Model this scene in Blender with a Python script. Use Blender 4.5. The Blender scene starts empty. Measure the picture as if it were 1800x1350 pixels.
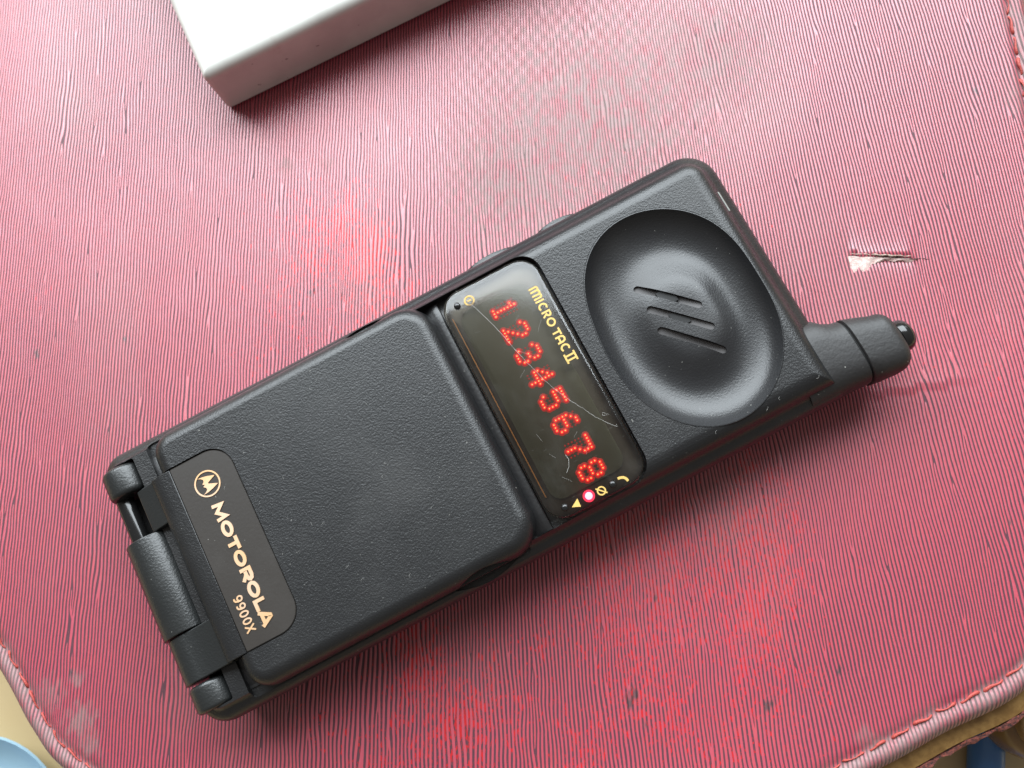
import bpy, bmesh, math, random
import numpy as np
from mathutils import Vector, Matrix
random.seed(4); rng = np.random.default_rng(11)
scene = bpy.context.scene
S = 0.0009                      # one drawing unit in metres (0.9 mm)

# ------------------------------------------------------------------ camera
Rm = Matrix(((0.99484915, 0.01910126, 0.09955054),
             (0.0, 0.98208517, -0.18843759),
             (-0.10136651, 0.18746698, 0.97702659)))
camd = bpy.data.cameras.new('camera'); cam = bpy.data.objects.new('camera', camd)
scene.collection.objects.link(cam); scene.camera = cam
cam.matrix_world = Matrix.Translation(Vector((22.2123, -42.0453, 218.0)) * S) @ Rm.to_4x4()
camd.sensor_width = 36.0; camd.lens = 32.0
camd.clip_start = 0.005; camd.clip_end = 20.0
camd.dof.use_dof = True; camd.dof.focus_distance = 207 * S; camd.dof.aperture_fstop = 17.0

# ------------------------------------------------------------------ light
world = bpy.data.worlds.new('World'); scene.world = world; world.use_nodes = True
bg = world.node_tree.nodes['Background']
bg.inputs[0].default_value = (1.0, 0.93, 0.86, 1); bg.inputs[1].default_value = 0.26
def area(name, loc, target, sx, sy, power, col):
    l = bpy.data.lights.new(name, 'AREA'); l.shape = 'RECTANGLE'; l.size = sx; l.size_y = sy
    l.energy = power; l.color = col
    o = bpy.data.objects.new(name, l); scene.collection.objects.link(o)
    o.location = loc
    o.rotation_euler = (Vector(target) - Vector(loc)).to_track_quat('-Z', 'Y').to_euler()
    return o
area('window_light', (-0.12, 0.80, 0.80), (0, 0, 0), 2.0, 0.88, 69.0, (0.87, 0.95, 1.0))
vs = scene.view_settings
vs.view_transform = 'Standard'; vs.look = 'None'; vs.exposure = 0.0; vs.gamma = 1.0; vs.use_curve_mapping = False

# ------------------------------------------------------------------ helpers
COL = scene.collection
def link(o, parent=None):
    COL.objects.link(o)
    if parent is not None: o.parent = parent
    return o
def empty(name, loc=(0, 0, 0), rz=0.0, parent=None):
    o = bpy.data.objects.new(name, None); o.empty_display_size = 0.01
    o.location = Vector(loc) * S; o.rotation_euler = (0, 0, rz)
    return link(o, parent)
def tag(o, label=None, cat=None, group=None, kind=None):
    if label: o['label'] = label
    if cat: o['category'] = cat
    if group: o['group'] = group
    if kind: o['kind'] = kind
    return o
def finish(me, mat=None, angle=32.0, smooth=True):
    if mat is not None:
        me.materials.clear(); me.materials.append(mat)
    if smooth:
        me.polygons.foreach_set('use_smooth', np.ones(len(me.polygons), bool))
        if angle < 179: me.set_sharp_from_angle(angle=math.radians(angle))
    me.update()
    return me
def raw(verts, faces, name='m'):
    me = bpy.data.meshes.new(name); me.from_pydata([tuple(map(float, v)) for v in verts], [], faces)
    bm = bmesh.new(); bm.from_mesh(me); bmesh.ops.recalc_face_normals(bm, faces=bm.faces); bm.to_mesh(me); bm.free()
    return me
def part(name, me, mat, parent, angle=32.0, smooth=True, weighted=False, scale=True):
    me.name = name
    if scale: me.transform(Matrix.Scale(S, 4))
    finish(me, mat, angle, smooth)
    o = link(bpy.data.objects.new(name, me), parent)
    if weighted:
        m = o.modifiers.new('wn', 'WEIGHTED_NORMAL'); m.keep_sharp = True; m.weight = 60
    return o
def join(meshes):
    bm = bmesh.new()
    for me in meshes:
        bm.from_mesh(me); bpy.data.meshes.remove(me)
    out = bpy.data.meshes.new('j'); bm.to_mesh(out); bm.free()
    return out
def rr(x0, x1, y0, y1, r, n=10):
    """rounded rectangle ring, ccw; r = radius or (lower-left, lower-right, upper-right, upper-left)"""
    if not isinstance(r, (tuple, list)): r = (r,) * 4
    P = []
    for (cx, cy, a0, k) in ((x0, y0, 180, 0), (x1, y0, 270, 1), (x1, y1, 0, 2), (x0, y1, 90, 3)):
        q = max(r[k], 0.02)
        ox = cx + q if k in (0, 3) else cx - q
        oy = cy + q if k in (0, 1) else cy - q
        for i in range(n + 1):
            a = math.radians(a0 + 90.0 * i / n)
            P.append((ox + q * math.cos(a), oy + q * math.sin(a)))
    return P
def loft(rings, caps=True, closed=True):
    """rings: list of equal-length lists of 3-D points"""
    n = len(rings[0]); V = [p for r in rings for p in r]; F = []
    for i in range(len(rings) - 1):
        for j in range(n if closed else n - 1):
            k = (j + 1) % n
            F.append((i * n + j, i * n + k, (i + 1) * n + k, (i + 1) * n + j))
    if caps:
        F.append(tuple(range(n - 1, -1, -1))); F.append(tuple(range((len(rings) - 1) * n, len(rings) * n)))
    return raw(V, F)
def rloft(x0, x1, y0, y1, r, prof, n=10):
    """stack of rounded rectangles: prof = [(inset, z), ...]"""
    if not isinstance(r, (tuple, list)): r = (r,) * 4
    R = []
    for (d, z) in prof:
        R.append([(x, y, z) for (x, y) in rr(x0 + d, x1 - d, y0 + d, y1 - d, [max(q - d, 0.3) for q in r], n)])
    return loft(R)
def fillet(d, z1, k, n=6, z0=None):
    """profile of a rounded top edge: starts (0, z1-k) ends (d, z1)"""
    return [(d * (1 - math.cos(math.radians(90 * i / n))), z1 - k + k * math.sin(math.radians(90 * i / n))) for i in range(n + 1)]
def cut(me, cutters, op='DIFFERENCE'):
    o = bpy.data.objects.new('tmp_target', me); COL.objects.link(o); tmp = []
    for c in cutters:
        co = bpy.data.objects.new('tmp_cutter', c); COL.objects.link(co); tmp.append(co)
        m = o.modifiers.new('b', 'BOOLEAN'); m.operation = op; m.solver = 'EXACT'; m.object = co
    dg = bpy.context.evaluated_depsgraph_get(); dg.update()
    res = bpy.data.meshes.new_from_object(o.evaluated_get(dg))
    for t in tmp + [o]: bpy.data.objects.remove(t, do_unlink=True)
    return res
def cyl(p0, p1, r0, r1=None, n=32, dome0=0.0, dome1=0.0, sq=1.0):
    """capped cylinder with rounded rims; sq squashes it in z"""
    r1 = r0 if r1 is None else r1
    p0 = Vector(p0); p1 = Vector(p1); ax = (p1 - p0); L = ax.length; ax.normalize()
    u = Vector((0, 0, 1)).cross(ax)
    if u.length < 1e-4: u = Vector((1, 0, 0))
    u.normalize(); v = ax.cross(u)
    st = []
    k = 5
    if dome0 > 0:
        st += [(dome0 * (1 - math.sin(math.pi / 2 * i / k)), r0 - dome0 * (1 - math.cos(math.pi / 2 * i / k))) for i in range(k, 0, -1)]
    st.append((dome0, r0)); st.append((L - dome1, r1))
    if dome1 > 0:
        st += [(L - dome1 * (1 - math.sin(math.pi / 2 * i / k)), r1 - dome1 * (1 - math.cos(math.pi / 2 * i / k))) for i in range(1, k + 1)]
    R = []
    for (t, r) in st:
        R.append([tuple(p0 + ax * t + u * (r * math.cos(2 * math.pi * j / n)) + v * (r * sq * math.sin(2 * math.pi * j / n))) for j in range(n)])
    return loft(R)
def tube(pts, r, n=8):
    R = []; P = [Vector(p) for p in pts]
    for i, p in enumerate(P):
        a = (P[min(i + 1, len(P) - 1)] - P[max(i - 1, 0)]).normalized()
        u = a.cross(Vector((0, 0, 1)))
        if u.length < 1e-4: u = Vector((1, 0, 0))
        u.normalize(); v = u.cross(a)
        q = r[i] if isinstance(r, (list, tuple)) else r
        R.append([tuple(p + u * q * math.cos(2 * math.pi * j / n) + v * q * math.sin(2 * math.pi * j / n)) for j in range(n)])
    return loft(R)
def dome(c, r, h, n=20, k=5, base=0.3):
    R = [[(c[0] + r * math.cos(2 * math.pi * j / n), c[1] + r * math.sin(2 * math.pi * j / n), c[2] - base) for j in range(n)]]
    for i in range(k):
        a = math.pi / 2 * i / k
        R.append([(c[0] + r * math.cos(a) * math.cos(2 * math.pi * j / n), c[1] + r * math.cos(a) * math.sin(2 * math.pi * j / n), c[2] + h * math.sin(a)) for j in range(n)])
    n0 = n; me = loft(R)
    return me
def ribbon(pts, w, z0, z1, closed=False):
    """raised stroke along a 2-D polyline, mitred joints"""
    P = [np.array(p, float) for p in pts]; n = len(P); Lp = []; Rp = []
    for i in range(n):
        a = P[i] - P[i - 1] if (i > 0 or closed) else P[1] - P[0]
        b = P[(i + 1) % n] - P[i] if (i < n - 1 or closed) else P[-1] - P[-2]
        a = a / np.linalg.norm(a); b = b / np.linalg.norm(b)
        na = np.array([-a[1], a[0]]); nb = np.array([-b[1], b[0]]); m = na + nb
        q = m.dot(m) / 2
        m = m / max(q, 0.35)
        Lp.append(P[i] + m * w / 2); Rp.append(P[i] - m * w / 2)
    V = [(p[0], p[1], z1) for p in Lp] + [(p[0], p[1], z1) for p in Rp] + [(p[0], p[1], z0) for p in Lp] + [(p[0], p[1], z0) for p in Rp]
    F = []
    for i in range(n if closed else n - 1):
        j = (i + 1) % n
        F += [(i, j, n + j, n + i), (2 * n + i, 2 * n + j, j, i), (n + i, n + j, 3 * n + j, 3 * n + i), (3 * n + i, 3 * n + j, 2 * n + j, 2 * n + i)]
    if not closed:
        F += [(0, n, 3 * n, 2 * n), (n - 1, 2 * n - 1, 4 * n - 1, 3 * n - 1)]
    return raw(V, F)
def prism(poly, z0, z1):
    n = len(poly)
    return loft([[(x, y, z0) for (x, y) in poly], [(x, y, z1) for (x, y) in poly]])
def ell(cx, cy, rx, ry, n=28, a0=0, a1=360):
    full = abs(a1 - a0) >= 359.9
    m = n if full else n + 1
    return [(cx + rx * math.cos(math.radians(a0 + (a1 - a0) * i / n)), cy + ry * math.sin(math.radians(a0 + (a1 - a0) * i / n))) for i in range(m)]

# ------------------------------------------------------------------ materials
class NT:
    def __init__(s, name):
        s.m = bpy.data.materials.new(name); s.m.use_nodes = True; s.t = s.m.node_tree; s.n = s.t.nodes
        s.b = s.n['Principled BSDF']; s.out = s.n['Material Output']; s._co = None
    def co(s, scale=1.0, vec=None, rot=0.0):
        if s._co is None: s._co = s.n.new('ShaderNodeTexCoord')
        mp = s.n.new('ShaderNodeMapping'); k = scale if isinstance(scale, (tuple, list)) else (scale,) * 3
        mp.inputs['Scale'].default_value = [q / S for q in k]; mp.inputs['Rotation'].default_value = (0, 0, rot)
        s.t.links.new(s._co.outputs['Object'], mp.inputs['Vector']); return mp.outputs[0]
    def noise(s, scale, detail=4, rough=.55, rot=0.0, w=None, dist=0.0):
        n = s.n.new('ShaderNodeTexNoise'); n.inputs['Scale'].default_value = 1.0
        n.inputs['Detail'].default_value = detail; n.inputs['Roughness'].default_value = rough
        n.inputs['Distortion'].default_value = dist
        if w is not None:
            n.noise_dimensions = '4D'; n.inputs['W'].default_value = w
        s.t.links.new(s.co(scale, rot=rot), n.inputs['Vector']); return n.outputs['Fac']
    def vor(s, scale, rand=1.0):
        n = s.n.new('ShaderNodeTexVoronoi'); n.inputs['Scale'].default_value = 1.0; n.inputs['Randomness'].default_value = rand
        s.t.links.new(s.co(scale), n.inputs['Vector']); return n.outputs['Distance']
    def ramp(s, f, a, b, v0=0.0, v1=1.0):
        n = s.n.new('ShaderNodeMapRange'); n.interpolation_type = 'SMOOTHSTEP'
        n.inputs[1].default_value = a; n.inputs[2].default_value = b; n.inputs[3].default_value = v0; n.inputs[4].default_value = v1
        s.t.links.new(f, n.inputs[0]); return n.outputs[0]
    def math(s, op, a, b=None, clamp=False):
        n = s.n.new('ShaderNodeMath'); n.operation = op; n.use_clamp = clamp
        for i, q in enumerate((a, b)):
            if q is None: continue
            if isinstance(q, (int, float)): n.inputs[i].default_value = q
            else: s.t.links.new(q, n.inputs[i])
        return n.outputs[0]
    def mix(s, f, a, b):
        n = s.n.new('ShaderNodeMix'); n.data_type = 'RGBA'
        if isinstance(f, (int, float)): n.inputs[0].default_value = f
        else: s.t.links.new(f, n.inputs[0])
        for i, q in ((6, a), (7, b)):
            if isinstance(q, (tuple, list)): n.inputs[i].default_value = (*q, 1)
            else: s.t.links.new(q, n.inputs[i])
        return n.outputs[2]
    def attr(s, name):
        n = s.n.new('ShaderNodeAttribute'); n.attribute_name = name; return n.outputs['Fac']
    def set(s, **k):
        for key, v in k.items():
            i = s.b.inputs[key.replace('_', ' ')]
            if isinstance(v, (int, float)): i.default_value = v
            elif isinstance(v, (tuple, list)): i.default_value = (*v, 1)
            else: s.t.links.new(v, i)
    def bump(s, h, dist, strength=1.0, prev=None):
        n = s.n.new('ShaderNodeBump'); n.inputs['Strength'].default_value = strength; n.inputs['Distance'].default_value = dist * S
        s.t.links.new(h, n.inputs['Height'])
        if prev is not None: s.t.links.new(prev, n.inputs['Normal'])
        s.t.links.new(n.outputs[0], s.b.inputs['Normal']); return n.outputs[0]

def plastic(name, base, rough, grain, gscale=(1.15, 1.15, 1.15), dust=1.0, spec=0.5):
    t = NT(name)
    g = t.noise(tuple(q * 1.0 for q in gscale), 1.5, .6)
    spk = t.ramp(t.noise((1.5, 1.5, 1.5), 1, .5, w=3.1), .745, .80)
    dst = t.ramp(t.noise((.05, .05, .05), 4, .6, w=1.2), .45, .75)
    c = t.mix(t.math('MULTIPLY', dst, .10 * dust), base, (.055, .05, .045))
    c = t.mix(t.math('MULTIPLY', spk, .36 * dust), c, (.35, .34, .31))
    t.set(Base_Color=c, Roughness=t.math('ADD', t.math('MULTIPLY', dst, .08), rough))
    t.b.inputs['Specular IOR Level'].default_value = spec
    if grain > 0: t.bump(g, grain)
    return t.m
M_shell = plastic('black_grained_plastic', (.008, .008, .0085), .35, .07, (2.6, 2.6, 2.6))
M_flip = plastic('black_grained_plastic_of_flip', (.009, .0092, .0097), .37, .085, (2.6, 2.6, 2.6))
M_smooth = plastic('black_fine_grained_plastic', (.012, .0115, .012), .36, .05, dust=.7)
M_bowl = plastic('black_satin_plastic', (.012, .012, .013), .36, .05, (2.2, 2.2, 2.2), dust=1.0)
M_hinge = plastic('black_hinge_plastic', (.012, .013, .013), .33, .07, (2, 2, 2))
M_antenna = plastic('black_rubber', (.012, .011, .011), .52, .07, dust=1.8)
M_gloss = plastic('glossy_black_plastic', (.008, .008, .008), .16, 0.0, dust=.3)
M_pit = plastic('cavity_shade_black', (.004, .004, .004), .7, 0.0, dust=0)  # near-black colour put in for the shade of holes and gaps
M_plate = plastic('matt_brown_black_plate', (.022, .018, .015), .42, .015, dust=1.0)
def simple(name, col, rough, metal=0.0, spec=.5):
    t = NT(name); t.set(Base_Color=col, Roughness=rough, Metallic=metal); t.b.inputs['Specular IOR Level'].default_value = spec
    return t.m
def gold(name, c0, c1, rough, metal):
    t = NT(name); n = t.noise((.12, .12, .12), 2, .5)
    t.set(Base_Color=t.mix(t.ramp(n, .35, .65), c0, c1), Roughness=rough, Metallic=metal); return t.m
M_gold = gold('raised_gold_foil', (.68, .42, .22), (.70, .48, .33), .42, .5)
M_print = gold('cream_yellow_print', (.56, .36, .09), (.50, .32, .08), .5, 0)
M_greyslot = simple('grey_slot_floor', (.075, .07, .07), .6)
M_latch = simple('grey_latch', (.17, .17, .155), .5)
def emit(name, col, st, base=(.02, 0, 0)):
    t = NT(name); t.set(Base_Color=base, Roughness=.5); t.b.inputs['Emission Color'].default_value = (*col, 1)
    t.b.inputs['Emission Strength'].default_value = st; return t.m
M_dot = emit('lit_led_dot', (1, .20, .07), 4.6)
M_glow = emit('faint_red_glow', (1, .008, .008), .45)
M_halo = emit('red_dot_halo', (1, .010, .010), 1.4)  # halo and glow discs emit the light spilled around lit dots
M_dim = emit('unlit_cell_red_spill', (1, .02, .01), .30)  # unlit cells given emission for red light piped through the display
M_ledlit = emit('lit_indicator', (1, .20, .30), 4.5)
M_ledring = emit('indicator_glow', (1, .005, .05), 1.6)  # emissive ring stands in for the glow around the lit lamp
def window_glass():
    t = NT('smoked_window_plastic'); t.n.remove(t.b)
    tr = t.n.new('ShaderNodeBsdfTransparent'); tr.inputs[0].default_value = (.80, .76, .66, 1)
    gl = t.n.new('ShaderNodeBsdfGlossy'); gl.inputs['Roughness'].default_value = .15; gl.inputs[0].default_value = (1, 1, 1, 1)
    fr = t.n.new('ShaderNodeFresnel'); fr.inputs[0].default_value = 1.5
    mx = t.n.new('ShaderNodeMixShader')
    df = t.n.new('ShaderNodeBsdfDiffuse'); df.inputs[0].default_value = (.55, .55, .52, 1)
    sm = t.n.new('ShaderNodeMixShader')
    f = t.math('ADD', t.ramp(t.noise((.10, .06, .1), 5, .65, w=3), .40, .75, .003, .03), t.ramp(t.noise((.5, 3.0, .5), 3, .6, rot=.5, w=9), .64, .74, 0, .05))
    t.t.links.new(f, sm.inputs[0]); t.t.links.new(tr.outputs[0], sm.inputs[1]); t.t.links.new(df.outputs[0], sm.inputs[2])
    t.t.links.new(fr.outputs[0], mx.inputs[0]); t.t.links.new(sm.outputs[0], mx.inputs[1]); t.t.links.new(gl.outputs[0], mx.inputs[2])
    t.t.links.new(mx.outputs[0], t.out.inputs[0]); return t.m
M_glass = window_glass()
M_panel = plastic('olive_display_panel', (.044, .046, .030), .5, 0, dust=0)
M_bezel = plastic('brown_black_window_backing', (.022, .014, .010), .5, 0, dust=0)
M_amber = simple('amber_glint_paint', (.42, .17, .03), .35)
M_scratch = simple('white_scratch', (.34, .33, .31), .6)

def leather():
    t = NT('red_ridged_leatherette')
    r = t.attr('ridge'); dirt = t.attr('grime'); flat = t.attr('flat')
    n1 = t.noise((.045, .030, .03), 5, .65, w=.3)
    n2 = t.noise((.85, .22, .5), 4, .75, w=2.2)
    n3 = t.noise((1.1, .35, .5), 5, .75, w=5.2)
    n4 = t.noise((.012, .012, .012), 3, .55, w=8.0)
    duty = t.ramp(n4, .3, .7, -.08, .18)
    k = t.math('ADD', t.math('ADD', r, duty), t.math('MULTIPLY', t.math('SUBTRACT', n3, .5), .42))
    ridge = t.ramp(k, .32, .56)                               # 1 on ridges, 0 in valleys
    red = t.mix(n3, (.33, .017, .032), (.44, .028, .048))
    ridgec = t.mix(t.ramp(n2, .3, .75), (.34, .024, .056), red)
    valley = t.mix(n2, (.052, .020, .030), (.095, .036, .044))
    # scarlet where dark filling has worn out, also painted for the phone's shaded side
    n5 = t.noise((1.5, .55, .8), 3, .7, w=62)
    wear_shade = t.math('ADD', t.attr('wear_shade'), t.math('MULTIPLY', t.math('SUBTRACT', n1, .5), 2.6))
    worn = t.ramp(t.math('ADD', t.math('MULTIPLY', wear_shade, .30), n5), .725, .80)
    valley = t.mix(worn, valley, (.40, .010, .013))
    c = t.mix(ridge, valley, ridgec)
    fine = t.noise((2.6, 1.5, 2), 3, .7, w=40)
    c = t.mix(t.ramp(fine, .55, .75, 0, .22), c, (.10, .035, .045))
    c = t.mix(t.ramp(fine, .28, .42, .15, 0), c, (.62, .10, .11))
    gr = t.math('MULTIPLY', t.ramp(t.noise((.022, .016, .02), 5, .62, w=12), .50, .74), .20)
    c = t.mix(gr, c, (.20, .13, .115))
    spots = t.ramp(t.noise((.16, .13, .16), 3, .6, w=21), .735, .77)
    c = t.mix(t.math('MULTIPLY', spots, .75), c, (.045, .032, .03))
    fl = t.ramp(t.noise((1.1, 1.1, 1.1), 1, .5, w=31), .835, .87)
    c = t.mix(t.math('MULTIPLY', fl, .6), c, (.62, .52, .50))
    c = t.mix(t.math('MULTIPLY', dirt, t.ramp(t.noise((.35, .2, .3), 5, .7, w=51), .30, .62, .25, 1.0)), c, (.16, .125, .115))
    c = t.mix(t.attr('blot'), c, (.025, .020, .022))
    t.set(Base_Color=c, Roughness=t.math('ADD', t.math('MULTIPLY', t.math('ADD', n2, t.math('MULTIPLY', dirt, 2.5)), .10), t.ramp(ridge, 0, 1, .48, .38)))
    t.set(Specular_IOR_Level=t.ramp(ridge, 0, 1, .32, 1.0), Coat_Weight=t.math('MULTIPLY', t.ramp(ridge, 0, 1, .0, .72), t.math('SUBTRACT', 1.0, dirt))); t.b.inputs['Coat Roughness'].default_value = .48; t.b.inputs['Coat IOR'].default_value = 1.6
    t.bump(t.noise((1.6, .7, 1.6), 3, .6, w=4), .05)
    return t.m
M_leather = leather()
def thread():
    t = NT('red_thread'); w = t.noise((2.2, 2.2, 2.2), 2, .5)
    t.set(Base_Color=t.mix(w, (.22, .02, .018), (.44, .07, .05)), Roughness=.6); t.bump(w, .12); return t.m
M_thread = thread()
def brownleather():
    t = NT('brown_leather_back'); w = t.noise((.3, .3, .3), 5, .65)
    t.set(Base_Color=t.mix(t.ramp(w, .35, .7), (.20, .105, .028), (.33, .19, .06)), Roughness=.5); t.bump(w, .15); return t.m
M_brown = brownleather()
def torn(name, c0, c1):
    t = NT(name); w = t.noise((1.3, 1.3, 1.3), 5, .7)
    t.set(Base_Color=t.mix(t.ramp(w, .35, .65), c0, c1), Roughness=.85); t.bump(w, .3); return t.m
M_torn = torn('torn_edge', (.05, .03, .03), (.36, .10, .075))
M_lining = torn('white_torn_lining', (.50, .33, .30), (.66, .55, .50))
M_fray = torn('frayed_brown_edge', (.13, .07, .05), (.50, .40, .33))
def wood():
    t = NT('pale_wood'); a = t.noise((.25, .02, .1), 5, .6); b = t.noise((.02, .02, .02), 3, .5)
    c = t.mix(a, (.46, .35, .18), (.54, .43, .25)); c = t.mix(t.ramp(b, .4, .7), c, (.48, .36, .19))
    t.set(Base_Color=c, Roughness=.45); return t.m
M_wood = wood()
def whiteplastic():
    t = NT('aged_white_plastic'); a = t.noise((.05, .05, .05), 4, .6); s1 = t.ramp(t.noise((.42, .42, .42), 2, .5, w=7), .69, .73)
    c = t.mix(t.ramp(a, .4, .7), (.58, .58, .54), (.50, .49, .46)); c = t.mix(t.math('MULTIPLY', s1, .8), c, (.12, .09, .09))
    st = t.ramp(t.noise((.09, .09, .09), 4, .6, w=17), .62, .78)
    c = t.mix(t.math('MULTIPLY', st, .5), c, (.42, .33, .31))
    t.set(Base_Color=c, Roughness=.30); return t.m
M_white = whiteplastic()

# ------------------------------------------------------------------ table under everything
TZ = -46.0
tbl = part('table_top', raw([(-900, -900, TZ), (900, -900, TZ), (900, 900, TZ), (-900, 900, TZ)], [(0, 1, 2, 3)]), M_wood, None, smooth=False)
tag(tbl, kind='structure')

# ------------------------------------------------------------------ the red bag
def catmull(P, n):
    P = np.array(P, float); m = len(P); out = []
    for i in range(m):
        a, b, c, d = P[i - 1], P[i], P[(i + 1) % m], P[(i + 2) % m]
        for k in range(n):
            t = k / n
            out.append(.5 * ((2 * b) + (c - a) * t + (2 * a - 5 * b + 4 * c - d) * t * t + (3 * b - a - 3 * c + d) * t ** 3))
    return np.array(out)
OUT = catmull([(-107.6, -92.4), (-84, -104), (-50, -114), (0, -114), (48, -103), (80.5, -88), (95.8, -79.8), (113.2, -70.8), (126.5, -55), (131, -12), (132.5, 40),
               (130.5, 90), (124, 128), (60, 142), (-40, 144), (-160, 140), (-196, 100), (-186, 20), (-156, -34), (-127.8, -68.6), (-117.5, -82.8)], 12)
def sdf(px, py):
    """signed distance to the bag outline (negative inside) and the nearest outline point"""
    A = OUT; B = np.roll(OUT, -1, 0); best = np.full(px.shape, 1e9); nx = np.zeros_like(px); ny = np.zeros_like(px); ins = np.zeros(px.shape, bool)
    for (ax, ay), (bx, by) in zip(A, B):
        dx, dy = bx - ax, by - ay
        t = np.clip(((px - ax) * dx + (py - ay) * dy) / (dx * dx + dy * dy), 0, 1)
        qx = ax + t * dx; qy = ay + t * dy; d = (px - qx) ** 2 + (py - qy) ** 2
        m = d < best; best[m] = d[m]; nx[m] = qx[m]; ny[m] = qy[m]
        if dy != 0:
            c = ((ay > py) != (by > py)) & (px < dx * (py - ay) / dy + ax); ins ^= c
    d = np.sqrt(best); return np.where(ins, -d, d), nx, ny
bag = empty('leather_bag', (0, 0, TZ))
tag(bag, 'worn red leatherette bag with fine vertical ridges and red edge stitching under the phone', 'bag')
bag_inv = Vector((0, 0, -TZ))
def smooth01(t): t = np.clip(t, 0, 1); return t * t * (3 - 2 * t)
SEAM = -5.0
def macro(x, y, d):
    """large shape of the top panel; d = signed distance to its edge"""
    z = .5 * np.sin(x * .021 + 1.2) * np.sin(y * .026 + .4) - .35
    z = z * smooth01((-d) / 25)
    z -= 9.0 * np.clip((-132 - x) / 40, 0, 1) ** 2
    # groove of the seam and the rolled rim outside it
    z += -.6 * np.exp(-((d - SEAM) / 1.2) ** 2)
    rim = np.clip((d - SEAM) / (-SEAM), 0, 1)
    z += np.where(d > SEAM, .22 * np.sin(np.pi * rim) - 2.6 * np.clip(rim - .45, 0, 1) ** 2 / .3, 0)
    return z
def make_leather():
    xs = np.arange(-174, 152.0, .117); ys = np.arange(-118, 122, 1.0)
    X, Y = np.meshgrid(xs, ys); nx_, ny_ = len(xs), len(ys)
    x = X.ravel(); y = Y.ravel()
    x0 = x.copy(); x = x0 - .165 * smooth01((x0 + 70) / 190) * y
    # distance only where it matters (coarse grid, then exact near the rim)
    d, qx, qy = sdf(x, y)
    # ridge phase
    ph = x0 / .84
    for i in range(16):
        lx = 10 ** rng.uniform(.75, 1.9); ly = lx * rng.uniform(1.2, 3.5); a = .012 * lx ** .80
        ph += a * .5 * np.sin(2 * np.pi * (x / lx + rng.uniform(0, 1)) + 1.3 * np.sin(2 * np.pi * (y / ly + rng.uniform(0, 1)))) * np.sin(2 * np.pi * (y / ly + rng.uniform(0, 1)))
    for i in range(10):
        ly = rng.uniform(8, 22); lx = rng.uniform(4, 16)
        ph += .022 * np.sin(2 * np.pi * (y / ly + rng.uniform(0, 1)) + 2 * np.pi * x / lx)
    N = 440
    cx = rng.uniform(-155, 133, N); cy = rng.uniform(-115, 125, N); sg = np.where(np.arange(N) % 2, 1.0, -1.0)
    for i in range(N):                                   # forks: a ridge begins or ends here (paired, so the density stays even)
        dx = x - cx[i]; near = np.abs(dx) < 16
        if i % 2 == 1: cx[i] = cx[i - 1] + rng.uniform(-1.5, 1.5); cy[i] = cy[i - 1] + rng.choice([-1, 1]) * rng.uniform(10, 40); dx = x - cx[i]
        ph += sg[i] * np.arctan2(dx, .16 * (y - cy[i])) / (2 * np.pi)
    h = .5 + .5 * np.cos(2 * np.pi * ph)
    # flattened by the seam
    seam = np.exp(-((d - SEAM) / 1.7) ** 2) * (.55 + .45 * np.sin(x * .4) * np.sin(y * .31 + 2))
    amp = .10 * (1 - .85 * np.exp(-((d - SEAM) / 1.5) ** 2))
    z = macro(x, y, d) + amp * h ** .8
    # crease right of the antenna
    a = np.array([80.7, -5.0]); b = np.array([112.0, -.6]); e = (b - a) / np.linalg.norm(b - a); L = np.linalg.norm(b - a)
    u = (x - a[0]) * e[0] + (y - a[1]) * e[1]; v = -(x - a[0]) * e[1] + (y - a[1]) * e[0]
    w = smooth01(u / 6) * smooth01((L - u) / 14)
    z += w * np.where(v > 0,   .24 * np.exp(-v / 2.6), -.04 * np.exp(v / 2.0))
    # torn slit
    a = np.array([81.8, 30.2]); b = np.array([98.2, 28.9]); e = (b - a) / np.linalg.norm(b - a); L = np.linalg.norm(b - a)
    u = (x - a[0]) * e[0] + (y - a[1]) * e[1]; v = -(x - a[0]) * e[1] + (y - a[1]) * e[0]
    w = smooth01(u / 2.0) * smooth01((L - u) / 3.0)
    z += w * np.where(v > 0, .75 * np.exp(-v / 3.0), -.55 * np.exp(v / 1.6))
    grime = np.clip(.85 * seam, 0, .8)
    # grimy patches of their own shape near the lower left corner
    for (gx, gy, gr, gs) in ((-104, -80, 4.5, .55), (-106, -70.5, 2.2, .5), (-113, -75, 5, .35), (-101, -86, 3, .5), (78.5, -81, 3, .4), (64, 92, 5, .3), (-60, 60, 2.6, .45), (-49, 60, 2.2, .4), (127, 70, 6, .4), (22, 72, 36, .75), (2, 55, 24, .7), (48, 86, 22, .6)):
        grime = np.maximum(grime, gs * smooth01(1.25 - np.hypot(x - gx, y - gy) / gr + .35 * np.sin(x * 1.7 + gy) * np.sin(y * 1.3 + gx)))
    wear_shade = np.zeros_like(x)  # rubbed patches; those below the phone also paint its shaded red
    for (gx, gy, gr, gs) in ((34, -47, 52, 1.0), (-46, 26, 42, .9), (-30, -72, 34, .7), (0, -80, 40, .7), (30, 50, 40, .45), (85, 5, 22, .4)):
        wear_shade = np.maximum(wear_shade, gs * .85 * smooth01(1.25 - np.hypot(x - gx, y - gy) / gr))
    blot = np.zeros_like(x)
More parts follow.
